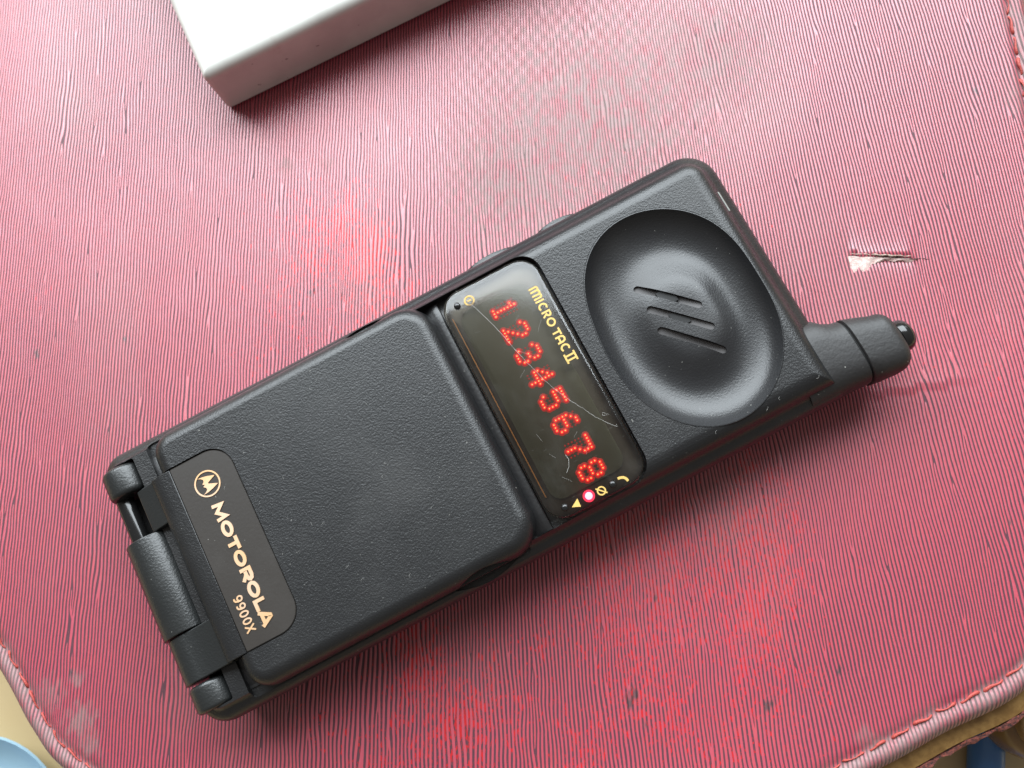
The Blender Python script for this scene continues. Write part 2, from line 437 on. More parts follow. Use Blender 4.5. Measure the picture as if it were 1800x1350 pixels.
    for i, (gx, gy, gr) in enumerate(((26.9, -73.8, 1.5), (28.2, -72.3, 1.2), (57.4, -74.6, 1.3), (58.5, -73.8, .9), (-125, 10.5, 1.1), (-107.5, -69.2, 1.0), (115.5, 71.5, .7), (73.6, -66.5, .9), (-101, 13.8, .8), (-52, 24.5, .9), (33.3, -51, .8), (16.2, -41.6, .9), (113, -33.5, .5), (30.5, -79, .6))):
        r_ = np.hypot((x - gx) * 1.5, (y - gy) * .8) / gr + .45 * np.sin(x * 3.1 + i) * np.sin(y * 2.3 + 2 * i)
        blot = np.maximum(blot, .85 * smooth01(1.6 - 1.4 * r_))
    grime = np.maximum(grime, np.where(d > SEAM, .68, 0))
    inside = d <= 0
    I = np.arange(nx_ * ny_).reshape(ny_, nx_)
    q = np.stack([I[:-1, :-1], I[:-1, 1:], I[1:, 1:], I[1:, :-1]], -1).reshape(-1, 4)
    keep = inside[q].any(1); q = q[keep]
    out = ~inside; x = np.where(out, qx, x); y = np.where(out, qy, y)
    d2 = np.where(out, 0, d); z = np.where(out, macro(x, y, d2), z)
    used = np.unique(q); mp = np.full(nx_ * ny_, -1); mp[used] = np.arange(len(used)); q = mp[q]
    co = np.stack([x[used], y[used], z[used] - TZ], 1) * S
    me = bpy.data.meshes.new('top_panel')
    me.vertices.add(len(used)); me.vertices.foreach_set('co', co.ravel().astype(np.float32))
    me.loops.add(q.size); me.loops.foreach_set('vertex_index', q.ravel().astype(np.int32))
    me.polygons.add(len(q)); me.polygons.foreach_set('loop_start', (np.arange(len(q)) * 4).astype(np.int32))
    me.update(calc_edges=True)
    for nm, val in (('ridge', h), ('grime', grime), ('flat', seam), ('wear_shade', wear_shade), ('blot', blot)):
        at = me.attributes.new(nm, 'FLOAT', 'POINT'); at.data.foreach_set('value', val[used].astype(np.float32))
    return me
lm = make_leather()
top_panel = part('top_panel', lm, M_leather, bag, angle=180, scale=False)
def zl(x, y):
    d, _, _ = sdf(np.array([float(x)]), np.array([float(y)])); return float(macro(np.array([float(x)]), np.array([float(y)]), d)[0])
B0 = -TZ                                             # bag-local height of z = 0
# sides and the brown lower layer that shows past the lower right rim
def ring(off, dx, dy, z, jit=0.0):
    c = OUT.mean(0); P = []
    n = len(OUT)
    for i in range(n):
        t = OUT[(i + 1) % n] - OUT[i - 1]; t = t / np.linalg.norm(t); nn = np.array([t[1], -t[0]])
        p = OUT[i] + nn * (off + (random.uniform(-jit, jit) if jit else 0)) + np.array([dx, dy]); P.append((p[0], p[1], z))
    return P
part('side_wall', loft([ring(-1.2, 0, 0, B0 - 2.2), ring(-1.0, 0, 0, B0 - 4), ring(-2.2, 0, 0, B0 - 12), ring(-4, 0, 0, 12), ring(-5, 0, 0, 1.0), ring(-7, 0, 0, 0.02)]), M_brown, bag, angle=60)
low = loft([ring(0.2, 2.6, -2.6, B0 - 9.4), ring(1.2, 2.8, -2.8, B0 - 8.6), ring(1.0, 2.8, -2.8, B0 - 7.6), ring(-1.0, 2.6, -2.6, B0 - 7.0), ring(-16, 2, -2, B0 - 5.6)])
part('lower_layer', low, M_brown, bag, angle=60)
part('torn_rim', loft([ring(1.3, 2.8, -2.8, B0 - 8.9, .35), ring(2.2, 2.9, -2.9, B0 - 8.4, .5), ring(2.1, 2.9, -2.9, B0 - 7.7, .5), ring(1.1, 2.8, -2.8, B0 - 7.45, .35)], caps=False), M_torn, bag, angle=60)
# stitches along the seam, only where the photograph looks
def seam_curve():
    c = []
    n = len(OUT)
    for i in range(n):
        t = OUT[(i + 1) % n] - OUT[i - 1]; t = t / np.linalg.norm(t); nn = np.array([t[1], -t[0]]); c.append(OUT[i] + nn * SEAM)
    return np.array(c)
SC = seam_curve(); seg = np.linalg.norm(np.roll(SC, -1, 0) - SC, axis=1); cum = np.concatenate([[0], np.cumsum(seg)])
def along(s):
    s = s % cum[-1]; i = int(np.searchsorted(cum, s, 'right') - 1); i = min(i, len(SC) - 1); t = (s - cum[i]) / seg[i]
    return SC[i] * (1 - t) + SC[(i + 1) % len(SC)] * t
st_meshes = []
for v in range(4):
    pts = []; rad = []
    for k in range(9):
        t = k / 8; u = (t - .5) * 5.3
        pts.append((u, .16 * math.sin(t * 6.3 + v * 1.9), .62 * math.sin(math.pi * t) ** .6 - .42)); rad.append(.22 + .09 * math.sin(t * 5.1 + v * 2.2) + (.10 if k in (1, 7) else 0))
    m = tube(pts, rad, 7); m.name = 'stitch'; m.transform(Matrix.Scale(S, 4)); finish(m, M_thread, 180); st_meshes.append(m)
nst = int(cum[-1] / 5.7); step = cum[-1] / nst
for i in range(nst):
    p = along(i * step); a = along(i * step - .6); b = along(i * step + .6)
    vis = (p[1] < -56 and (p[0] < -88 or p[0] > 66)) or (p[0] > 112 and (p[1] > 55 or p[1] < -40) and p[1] < 110)
    if not vis: continue
    o = link(bpy.data.objects.new('stitch', st_meshes[i % 4]), bag)
    o.location = Vector((p[0], p[1], B0 + zl(p[0], p[1]) + .25)) * S
    o.rotation_euler = (0, random.uniform(-.05, .05), math.atan2(b[1] - a[1], b[0] - a[0]) + random.uniform(-.12, .12))
    o.scale = (random.uniform(.82, 1.04), random.uniform(.8, 1.35), random.uniform(.8, 1.3))
# torn slit with white lining
def sheet(outline, z, th):
    n = len(outline); zz = lambda p: B0 + zl(*p) + z
    return loft([[(p[0], p[1], zz(p) - th) for p in outline], [(p[0], p[1], zz(p)) for p in outline]])
def slit(t): return (81.9 + 16.2 * t, 30.05 - 1.25 * t)
V = []; F = []; n = 40; m = 6
for i in range(n + 1):
    t = i / n; a = slit(t)
    dep = (3.9 * (1 - smooth01((t - .16) / .35)) + .75) * (.82 + .18 * math.sin(t * 31) + .10 * math.sin(t * 67 + 1)) * float(smooth01(t / .03)) * float(smooth01((1 - t) / .10)) + .05
    for j in range(m + 1):
        u = j / m; px, py = a[0] + .1 * math.sin(9 * u + 20 * t), a[1] - .12 - dep * u
        V.append((px, py, B0 + zl(px, py) + .16 + .30 * (1 - u) ** 2 - .25 * u ** 4 + .07 * math.sin(23 * t + 5 * u)))
for i in range(n):
    for j in range(m): q = i * (m + 1) + j; F.append((q, q + m + 1, q + m + 2, q + 1))
lm_ = raw(V, F); part('torn_lining', lm_, M_lining, bag, angle=180)
for (t0, t1, dy, dz, r0, mt, nm) in ((.0, 1.16, .10, .10, .13, M_pit, 'slit_shade'), (.03, .93, .42, .62, .20, M_fray, 'frayed_edge'), (.20, .80, .22, .42, .13, M_fray, 'frayed_edge')):  # the near-black tube paints the shade inside the slit
    P = []; rd = []
    for i in range(41):
        t = t0 + (t1 - t0) * i / 40; a = slit(t)
        P.append((a[0], a[1] + dy + .08 * math.sin(37 * t), B0 + zl(*a) + dz + .08 * math.sin(51 * t + 1))); rd.append(max(.03, r0 * math.sin(math.pi * min(1, max(0, (i + .5) / 41))) ** .5 * (.75 + .5 * random.random())))
    part(nm, tube(P, rd, 7), mt, bag, angle=180)

# ------------------------------------------------------------------ the white box at the top
box = empty('plastic_box', (-76.6, 76.6, .15), math.radians(25.2))
tag(box, 'white plastic box with rounded edges, cut off by the top of the picture', 'box')
part('case', rloft(0, 130, 0, 66, 1.6, [(.7, 0), (.15, .4), (0, 1)] + [(0, 9.0)] + fillet(3.0, 17.0, 2.8, 8), 6), M_white, box, weighted=True)
for (x0, x1, y) in ((9, 26, 4.4), (41, 58, 4.4)):
    part('scored_line', ribbon([(x0, y), (x1, y)], .10, 16.9, 17.012), simple('grey_line', (.50, .50, .48), .5), box)

# ------------------------------------------------------------------ the phone
PO = (-7.4025, -7.7779)
phone = empty('mobile_phone', (PO[0], PO[1], .12), math.radians(27.4))
tag(phone, 'black flip mobile phone with stub antenna and lit red dot digits lying on red bag', 'phone')
X0, X1, Y0, Y1 = -84.4, 75.6, -37.2, 29.8
CR = (6.5, 3.5, 8.0, 5.0)
prof = [(.9, 11.9), (.25, 12.0), (.05, 12.3), (0, 12.9), (.1, 14.0), (.45, 15.1), (1.05, 15.9), (1.8, 16.45), (2.5, 16.85), (3.05, 17.4), (3.45, 18.2), (3.85, 19.0), (4.35, 19.7), (5.0, 20.25), (5.8, 20.65), (6.7, 20.9), (7.6, 21.0)]
front = rloft(X0, X1, Y0, Y1, CR, prof, 12)
rear = rloft(X0 + .4, X1 - .4, Y0 + .35, Y1 - .35, CR, [(6, 0), (4.4, .35), (3.0, 1.4), (1.7, 3.5), (.8, 6.5), (.25, 9.5), (.1, 11.0), (.5, 11.35), (1.5, 11.4)], 12)
def hinge_cut(): return rloft(-95, -75.2, -33.2, 26.2, .6, [(0, -5), (0, 30)], 4)
recess = rloft(-40, 28.3, -33.3, 25.0, (1, 5.2, 5.2, 1), [(0, 17.0), (0, 26)], 10)
recess2 = rloft(-71.6, -3.0, -35.3, 27.5, 1.0, [(0, 16.3), (0, 26)], 6)
lowend = rloft(-100, -71.0, -60, 60, .1, [(0, 18.3), (0, 30)], 3)
# bowl of the earpiece: measured rim, then rings towards the centre
bk = 197 / 193.
rim = [(34.9, 11.1), (39.3, 16.7), (45.6, 20.2), (51.9, 20.7), (58.3, 18.4), (63.8, 14.5), (67.3, 9.1), (69.1, 2.8), (69.3, -5.3), (69.3, -12.6), (67.3, -18.6), (63.8, -24.9), (58.9, -29.2), (52.6, -31.1), (46.5, -30.8), (41.2, -28.2), (37.1, -24.4), (33.7, -18.2), (31.8, -9.1), (32.2, 0.7)]
rim = catmull(rim[::-1], 6); bc = rim.mean(0)
_a = np.unwrap(np.arctan2(rim[:, 1] - bc[1], rim[:, 0] - bc[0])); _r = np.hypot(rim[:, 0] - bc[0], rim[:, 1] - bc[1])
_g = np.linspace(0, 2 * np.pi, 120, endpoint=False); _o = np.argsort(np.mod(_a, 2 * np.pi))
_q = np.interp(_g, np.mod(_a, 2 * np.pi)[_o], _r[_o], period=2 * np.pi); _f = np.fft.rfft(_q); _f[6:] = 0; _q = np.fft.irfft(_f, 120)
rim = np.stack([bc[0] + _q * np.cos(_g), bc[1] + _q * np.sin(_g)], 1)
def bowl_depth(t):
    k = [(0, 1.5), (.14, 1.5), (.26, 1.6), (.36, 2.0), (.46, 2.9), (.56, 3.75), (.66, 4.15), (.76, 3.9), (.85, 3.2), (.92, 2.2), (.965, 1.1), (1, 0.0)]
    xs = [q[0] for q in k]; ys = [q[1] for q in k]
    i = max(0, min(len(k) - 2, int(np.searchsorted(xs, t, 'right') - 1)))
    u = (t - xs[i]) / (xs[i + 1] - xs[i])
    def m(j):
        if j <= 0: return 0.0
        if j >= len(k) - 1: return (ys[-1] - ys[-2]) / (xs[-1] - xs[-2])
        return (ys[j + 1] - ys[j - 1]) / (xs[j + 1] - xs[j - 1])
    hh = xs[i + 1] - xs[i]; u2 = u * u; u3 = u2 * u
    return (2 * u3 - 3 * u2 + 1) * ys[i] + (u3 - 2 * u2 + u) * hh * m(i) + (-2 * u3 + 3 * u2) * ys[i + 1] + (u3 - u2) * hh * m(i + 1)
ZT = 21.0
def bowl_ring(t, z): return [(bc[0] + (p[0] - bc[0]) * t, bc[1] + (p[1] - bc[1]) * t, z) for p in rim]
ts = [1, .985, .97, .95, .93, .905, .88, .85, .82, .79, .76, .73, .70, .67, .64, .61, .58, .55, .52, .49, .46, .43, .40, .36, .32, .28, .24, .20, .16, .12, .08, .04]
SL = [((44.6, 4.5), (54.3, -5.4)), ((44.7, -1.2), (54.3, -10.9)), ((44.4, -6.5), (54.1, -16.5))]
SL = [tuple((10.5 + (p[0] - 10.5) * 1.018, -44 + (p[1] + 44) * 1.018) for p in s) for s in SL]
def capsule2d(a, b, r, n=6):
    ang = math.atan2(b[1] - a[1], b[0] - a[0]); P = []
    for i in range(n + 1): q = ang + math.pi / 2 + math.pi * i / n; P.append((a[0] + r * math.cos(q), a[1] + r * math.sin(q)))
    for i in range(n + 1): q = ang - math.pi / 2 + math.pi * i / n; P.append((b[0] + r * math.cos(q), b[1] + r * math.sin(q)))
    return P
slots = [prism(capsule2d(a, b, .82), 15.8, 24) for a, b in SL]
def lens(xc, yc, L, w, z0, z1):
    P = [(xc - L / 2 + L * i / 16, yc + w * math.sin(math.pi * i / 16)) for i in range(17)] + [(xc + L / 2 - L * i / 16, yc - w * math.sin(math.pi * i / 16)) for i in range(1, 16)]
    return prism(P, z0, z1)
bowlhole = loft([bowl_ring(1.012, 15.2), bowl_ring(1.012, 24)])
front = cut(front, [recess, recess2, lowend, hinge_cut(), bowlhole])
front = cut(front, [lens(-14.2, 27.4, 15.5, 1.5, 15.0, 30), lens(-14.2, -35.2, 15.5, 1.5, 15.0, 30)])
rear = cut(rear, [hinge_cut()])
shell = part('front_shell', front, M_shell, phone, angle=38, weighted=True)
def dish_mesh():
    R = [bowl_ring(1.011, 15.4), bowl_ring(1.011, ZT - .25), bowl_ring(1.008, ZT - .06), bowl_ring(1.0, ZT - .04)] + [bowl_ring(t, ZT - .08 - bowl_depth(t)) for t in ts[1:]]
    return loft(R)
earpiece = part('earpiece_bowl', cut(dish_mesh(), slots), M_bowl, phone, angle=40)
part('rear_shell', rear, M_smooth, phone, angle=38, weighted=True)
def bowl_z(p):
    v = np.array(p) - bc; a = np.arctan2(rim[:, 1] - bc[1], rim[:, 0] - bc[0]); j = int(np.argmin(np.abs(np.angle(np.exp(1j * (a - math.atan2(v[1], v[0])))))))
    return ZT - .08 - bowl_depth(min(1.0, float(np.hypot(*v) / np.hypot(*(rim[j] - bc)))))
for i, (a, b) in enumerate(SL):
    P = capsule2d(a, b, .80); zf = [bowl_z(p) - .6 for p in P]
    part('slot_floor', loft([[(p[0], p[1], 15.9) for p in P], [(p[0], p[1], q) for p, q in zip(P, zf)]]), M_greyslot, phone)
    if i < 2:
        m0 = (a[0] * .64 + b[0] * .36, a[1] * .64 + b[1] * .36); m1 = (a[0] * .38 + b[0] * .62, a[1] * .38 + b[1] * .62)
        P = capsule2d(m0, m1, .79, 2)
        part('sound_hole', loft([[(p[0], p[1], 16.2) for p in P], [(p[0], p[1], bowl_z(p) - .53) for p in P]]), M_pit, phone)
part('latch', rloft(71.75, 72.5, 11.2, 16.6, .3, [(0, 15), (0, 18.2), (.1, 18.3)], 4), M_latch, phone)
# keypad bed between flip and window
bed = []
R = []
for (x, z) in ((-73, 17.3), (-8, 17.3), (-3.5, 17.4), (-1.0, 17.7), (.6, 18.3), (1.8, 18.9), (2.9, 19.2), (3.3, 19.0), (3.5, 17.4), (28.0, 17.4)):
    R.append([(x, -33.1, 16.6), (x, -33.1, z - .9), (x, -31, z - .25), (x, -28, z), (x, 20, z), (x, 23, z - .25), (x, 24.8, z - .9), (x, 24.8, 16.6)])
part('bed', loft(R), M_smooth, phone, angle=50)

# ---- flip
FX0, FX1, FY0, FY1 = -69.8, 1.2, -35.0, 27.2
fprof = [(.9, 16.7), (.2, 16.95), (0, 17.4), (.05, 18.4), (.25, 19.4)]
for i in range(1, 11):
    a = math.radians(90 * i / 10); fprof.append((.25 + 3.5 * (1 - math.cos(a)) ** .95, 19.4 + 3.5 * math.sin(a)))
flipm = rloft(FX0, FX1, FY0, FY1, (5.5, 7.5, 7.5, 5.5), fprof, 12)
FZ = 22.9
platepocket = rloft(-80, -52.7, -26.4, 18.2, (.2, 5.6, 5.6, .2), [(0, FZ - .75), (0, 30)], 10)
strapcut = rloft(-90, -66.9, -26.4, 18.2, .3, [(0, 10), (0, 30)], 4)
flipm = cut(flipm, [platepocket, strapcut])
flipm = cut(flipm, [lens(-14.2, 27.6, 15.5, 1.9, 18.7, 30), lens(-14.2, -35.4, 15.5, 1.7, 18.7, 30)])
flip = part('flip', flipm, M_flip, phone, angle=38, weighted=True)
plate = part('name_plate', rloft(-66.8, -52.95, -26.15, 17.95, (.2, 5.4, 5.4, .2), [(0, FZ - .9), (0, FZ - .42), (.16, FZ - .28)], 10), M_plate, phone, angle=25, weighted=True)
# the flip's arm that runs over the barrel (edge strip of the flip, with knuckles)
arm = []
def strip(y0, y1, pts, th, mat, name):
    R = []
    for (x, z) in pts: R.append((x, z))
    up = [(x, z) for x, z in pts]; lo_ = [(x, z - th) for x, z in pts][::-1]
    pr = up + lo_
    me = loft([[(x, y0, z) for x, z in pr], [(x, y1, z) for x, z in pr]])
    o = part(name, me, mat, phone, angle=30)
    b = o.modifiers.new('bev', 'BEVEL'); b.width = .22 * S; b.segments = 2; b.limit_method = 'ANGLE'; b.angle_limit = math.radians(40)
    return o
strip(-26.2, 18.0, [(-66.9, FZ - .35), (-69.0, FZ - .5), (-70.6, FZ - .8), (-71.8, FZ - 1.4), (-72.6, FZ - 2.4), (-72.9, FZ - 3.4)], 2.6, M_flip, 'flip_edge')
HX, HZ, HR = -80.0, 14.6, 5.1
def knuckle(y0, y1, r=HR, mat=M_hinge, name='hinge_knuckle', d=.25, x=HX, z=HZ): return part(name, cyl((x, y0, z), (x, y1, z), r, None, 40, d, d), mat, phone, angle=40)
knuckle(-15.4, 7.8, 5.75, name='hinge_barrel')
knuckle(-26.4, -15.7, 4.9)
knuckle(-33.2, -27.0, 4.9, d=1.0, name='hinge_lug')
knuckle(18.9, 26.0, 4.9, d=1.2, name='hinge_lug')
part('hinge_pin', cyl((-82.4, 6.0, 14.2), (-82.4, 20.0, 14.2), 2.1, None, 24, .1, .1), M_gloss, phone, angle=40)
pr = [(-70.9, FZ - 1.5), (-72.4, FZ - 2.0), (-74.4, FZ - 2.6), (-76.2, FZ - 3.0)] + [(HX + 5.05 * math.cos(math.radians(q)), HZ + 5.05 * math.sin(math.radians(q))) for q in range(76, 216, 8)] + [(HX, HZ), (-70.9, FZ - 5)]
armo = part('flip_arm', loft([[(x, -26.35, z) for x, z in pr], [(x, -15.7, z) for x, z in pr]]), M_hinge, phone, angle=30)
bv = armo.modifiers.new('bev', 'BEVEL'); bv.width = .22 * S; bv.segments = 2; bv.limit_method = 'ANGLE'; bv.angle_limit = math.radians(50)
strip(7.8, 18.0, [(-71.0, FZ - 1.6), (-72.6, FZ - 2.2), (-74.8, FZ - 2.9), (-77.0, FZ - 3.9), (-78.0, FZ - 6.2)], 2.6, M_hinge, 'flip_arm')
part('hinge_gap_fill', rloft(-81.6, -70, -33.0, 26.0, .3, [(0, 3), (0, 11.0)], 3), M_pit, phone)  # black block added so the gap behind the pin looks shaded

# ---- lettering on the plate; text runs along -y with its top towards +x
def glyphs(ch):
    """strokes in a unit cell (0..1 wide, 0..1 high): list of (points, closed)"""
    G = {
     'M': [([(.10, 0), (.16, .86), (.50, .22), (.84, .86), (.90, 0)], False)],
     'O': [(ell(.5, .5, .40, .36), True)],
     'T': [([(0, .84), (1, .84)], False), ([(.5, .84), (.5, 0)], False)],
     'R': [([(.14, 0), (.14, .86), (.60, .86), (.80, .78), (.86, .64), (.80, .50), (.60, .42), (.24, .42)], False), ([(.48, .42), (.88, 0)], False)],
     'L': [([(.16, 1), (.16, .15), (.98, .15)], False)],
     'A': [([(.06, 0), (.46, .93), (.54, .93), (.94, 0)], False), ([(.22, .26), (.78, .26)], False)],
     '9': [(ell(.5, .68, .36, .25), True), ([(.86, .68), (.84, .42), (.72, .18), (.50, .09), (.22, .12)], False)],
     '0': [(ell(.5, .5, .36, .42), True)],
     'X': [([(.04, 0), (.96, 1)], False), ([(.04, 1), (.96, 0)], False)],
     'm': [([(.02, .78), (.10, .92), (.22, .97), (.34, .90), (.34, 0)], False), ([(.06, .9), (.06, 0)], False), ([(.34, .80), (.46, .95), (.58, .97), (.68, .88), (.68, 0)], False), ([(.68, .80), (.78, .95), (.88, .96), (.97, .86), (.97, 0)], False)],
     'I': [([(.5, 0), (.5, 1)], False)],
     'C': [(ell(.58, .5, .46, .42, 18, 50, 310), False)],
     'o': [(ell(.5, .5, .42, .40), True)],
     'r': [([(.16, 0), (.16, .92), (.62, .92), (.82, .82), (.84, .66), (.74, .52), (.50, .46), (.86, 0)], False)],
     'a': [([(.10, 0), (.10, .60), (.22, .86), (.50, .94), (.78, .86), (.90, .60), (.90, 0)], False), ([(.10, .36), (.90, .36)], False)],
     '2': [([(.0, .95), (1, .95)], False), ([(.0, .05), (1, .05)], False), ([(.28, .0), (.28, 1)], False), ([(.72, 0), (.72, 1)], False)],
    }
    return G[ch]
def letter(ch, ystart, width, base, height, w, zfun, parent, mat, th=.12):
    ms = []
    for k, (pts, closed) in enumerate(glyphs(ch)):
        P = [(base + v * height, ystart - u * width) for u, v in pts]
        yc = ystart - width / 2; z = zfun(base + height / 2, yc)
        ms.append(ribbon(P, w, z - .05, z + th + .012 * k, closed))
    return part('letter', join(ms), mat, parent, angle=40)
PZ = lambda x, y: FZ - .28
for ch, y, w in (('M', 6.1, 4.2), ('O', 1.65, 3.7), ('T', -2.35, 3.0), ('O', -5.55, 3.7), ('R', -9.6, 3.3), ('O', -12.95, 3.7), ('L', -17.0, 2.7), ('A', -19.7, 3.5)):
    letter(ch, y, w, -61.3, 2.6, .80, PZ, plate, M_gold, .20)
for i, ch in enumerate('9900X'):
    letter(ch, -14.4 - 1.72 * i, 1.45, -65.1, 2.15, .36, PZ, plate, M_gold, .16)
lc = (-60.05, 11.0)
part('emblem', join([ribbon(ell(lc[0], lc[1], 2.85, 2.85, 44), .34, FZ - .3, FZ - .12, True)]), M_gold, plate, angle=40)
# the batwing figure: two pointed peaks towards +x with concave feet
half = [(-.18, 0.0), (.62, .62), (2.15, 1.15), (.9, 1.45), (-.2, 1.32), (-.85, 1.75), (-1.55, 2.05), (-1.05, 1.35), (-.80, .95), (-1.0, .45)]
bat = [(2.2, .95), (.9, 1.62), (-.3, 1.95), (-1.75, 2.05), (-1.15, 1.72), (-.85, 1.30), (-1.0, .80), (-1.45, .42), (-.95, 0.02),
       (-1.45, -.42), (-1.0, -.80), (-.85, -1.30), (-1.15, -1.72), (-1.75, -2.05), (-.3, -1.95), (.9, -1.62), (2.2, -.95), (.9, -.55), (-.15, 0)]
bat = [(2.25, 1.0), (.2, .12), (.2, -.12), (2.25, -1.0), (.7, -1.55), (-.5, -1.85), (-1.7, -1.95), (-1.0, -1.62), (-.55, -1.2), (-.62, -.75), (-1.15, -.3), (-.62, 0), (-1.15, .3), (-.62, .75), (-.55, 1.2), (-1.0, 1.62), (-1.7, 1.95), (-.5, 1.85), (.7, 1.55)]
part('emblem', prism([(lc[0] + a, lc[1] + b) for a, b in bat], FZ - .3, FZ - .12), M_gold, plate, smooth=False)

# ---- display window
def bend(y): return -.0011 * (y + 4.3) ** 2
WZ = 21.7
def bent(me):
    for v in me.vertices: v.co.z += bend(v.co.y)
    return me
# long edges subdivided so that the pane can follow the curved front
def winring(d, z):
    P = rr(3.7 + d, 27.7 - d, -32.8 + d, 24.4 - d, 5.0 - d, 8); Q = []
    for i, p in enumerate(P):
        Q.append(p); q = P[(i + 1) % len(P)]
        if abs(p[1] - q[1]) > 8:
            for k in range(1, 24): Q.append((p[0] + (q[0] - p[0]) * k / 24, p[1] + (q[1] - p[1]) * k / 24))
    return [(x, y, z + bend(y)) for x, y in Q]
def winmesh():
    R = [winring(.1, 19.4), winring(0, 19.6), winring(0, 20.9), winring(.25, 21.35), winring(.65, 21.62), winring(1.05, WZ)]
    n = len(R[0]); me_v = [p for r in R for p in r]; F = []
    for i in range(len(R) - 1):
        for j in range(n):
            k = (j + 1) % n; F.append((i * n + j, i * n + k, (i + 1) * n + k, (i + 1) * n + j))
    # top as strips between the two long edges
    b = (len(R) - 1) * n; top = R[-1]
    right = sorted([j for j in range(n) if top[j][0] > 15.7], key=lambda j: top[j][1]); left = sorted([j for j in range(n) if top[j][0] <= 15.7], key=lambda j: top[j][1])
    for a in range(len(right) - 1):
        F.append((b + left[a], b + right[a], b + right[a + 1], b + left[a + 1]))
    return raw(me_v, F)
win = part('display_window', winmesh(), M_glass, phone, angle=25)
back = part('window_backing', rloft(4.0, 27.4, -32.3, 24.0, 4.6, [(0, 17.6), (0, 18.6), (.2, 18.7)], 8), M_bezel, phone, angle=30)
for v in back.data.vertices: v.co.z += bend(v.co.y / S) * .7 * S
panel = part('display_panel', rloft(6.3, 24.2, -28.6, 19.4, 3.0, [(0, 18.6), (0, 18.86), (.1, 18.9)], 8), M_panel, phone, angle=30)
part('amber_edge_glint', ribbon([(5.15, 19.0 - 2.4 * i) for i in range(20)], .22, 18.4, 19.75), M_amber, phone)  # strip coloured as the light caught in the window's bevel
FONT = {'1': ['00100', '01100', '00100', '00100', '00100', '00100', '01110'], '2': ['01110', '10001', '00001', '00010', '00100', '01000', '11111'],
        '3': ['01110', '10001', '00001', '00110', '00001', '10001', '01110'], '4': ['00010', '00110', '01010', '10010', '11111', '00010', '00010'],
        '5': ['11111', '10000', '11110', '00001', '00001', '10001', '01110'], '6': ['00110', '01000', '10000', '11110', '10001', '10001', '01110'],
        '7': ['11111', '00001', '00001', '00010', '00100', '00100', '00100'], '8': ['01110', '10001', '10001', '01110', '10001', '10001', '01110']}
def disc(cx, cy, r, z, n=8): return [(cx + r * math.cos(2 * math.pi * i / n), cy + r * math.sin(2 * math.pi * i / n), z) for i in range(n)]
for i, ch in enumerate('12345678'):
    yc = 15.6 - 5.93 * i
    def cells(test, r, z0, z1, n=8):
        V = []; F = []
        for rw in range(7):
            for cl in range(5):
                if not test(FONT[ch][rw][cl] == '1'): continue
                x = 14.1 + (6 - rw) * .84; y = yc - (cl - 2) * .74; b = len(V); dz = .0006 * (rw * 5 + cl)
                V += disc(x, y, r, z0, n) + disc(x, y, r * .8, z1 + dz, n)
                F += [(b + q, b + (q + 1) % n, b + n + (q + 1) % n, b + n + q) for q in range(n)] + [tuple(b + n + q for q in range(n))]
        return raw(V, F)
    dg = part('digit_halo', cells(lambda s: s, .48, 18.9, 18.96, 10), M_halo, panel, angle=60)
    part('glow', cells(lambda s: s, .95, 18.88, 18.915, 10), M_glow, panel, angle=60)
    part('lit_dots', cells(lambda s: s, .17, 18.94, 19.08, 8), M_dot, panel, angle=60)
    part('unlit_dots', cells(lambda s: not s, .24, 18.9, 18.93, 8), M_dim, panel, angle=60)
# print, symbols and lamps on the window
WS = lambda x, y: WZ + bend(y) + .02
y = 16.2
for ch, w, g in (('m', 2.9, .42), ('I', .5, .42), ('C', 1.6, .35), ('r', 1.6, .35), ('o', 2.0, .85), ('T', 1.7, .15), ('a', 1.7, .4), ('C', 1.6, .6)):
    letter(ch, y, w, 23.35, 2.05, .42, WS, win, M_print, .03); y -= w + g
letter('2', y, 2.3, 23.2, 2.5, .42, WS, win, M_print, .03)
def sym(meshes): return part('symbol', join(meshes), M_print, win, angle=40)
def zs(x, y): return WS(x, y)
sx, sy = 10.5, 20.6; z = zs(sx, sy)
sym([ribbon(ell(sx, sy, 1.05, 1.05, 24), .36, z - .05, z + .02, True), ribbon([(sx - .45, sy), (sx + .45, sy)], .34, z - .05, z + .02)])
sx, sy = 10.2, -31.0; z = zs(sx, sy + .8)
sym([prism([(sx - 1.05, sy - .15), (sx + .75, sy - .95), (sx + .85, sy + .95)], z - .3, z + .03)])
sx, sy = 16.4, -31.0; z = zs(sx, sy + .8)
sym([ribbon(ell(sx, sy, .85, .85, 24), .30, z - .3, z + .03, True), ribbon([(sx - .95, sy + .95), (sx + .95, sy - .95)], .28, z - .3, z + .045)])
sx, sy = 21.7, -31.1; z = zs(sx, sy + .8)
sym([ribbon([(sx - 1.0, sy + .75), (sx - .45, sy + .7), (sx + .2, sy + .45), (sx + .6, sy - .05), (sx + .75, sy - .7)], .55, z - .3, z + .03)])
for (lx, ly, lit) in ((7.5, 20.8, 0), (7.8, -30.5, 0), (13.5, -30.7, 1), (19.2, -30.9, 0)):
    z = zs(lx, ly)
    if lit:
        o = part('indicator_light', dome((lx, ly, z), .82, .5, base=.8), M_ledlit, win, angle=60); o['label'] = 'lit red indicator lamp'
        part('glow_ring', ribbon(ell(lx, ly, 1.05, 1.05, 24), .5, z - .5, z + .05, True), M_ledring, win)
    else:
        part('indicator_light', dome((lx, ly, z), .80, .50, base=.8), M_gloss, win, angle=60)
ck = [(9.6, 22.3), (11.0, 18.1), (12.6, 13.0), (13.8, 8.0), (15.3, 1.7), (17.2, -4.8), (19.3, -9.7), (21.4, -13.5), (23.2, -16.8), (25.4, -17.6)]
ckp = [(x + random.uniform(-.08, .08), yy) for x, yy in catmull(ck, 6)[:54]]
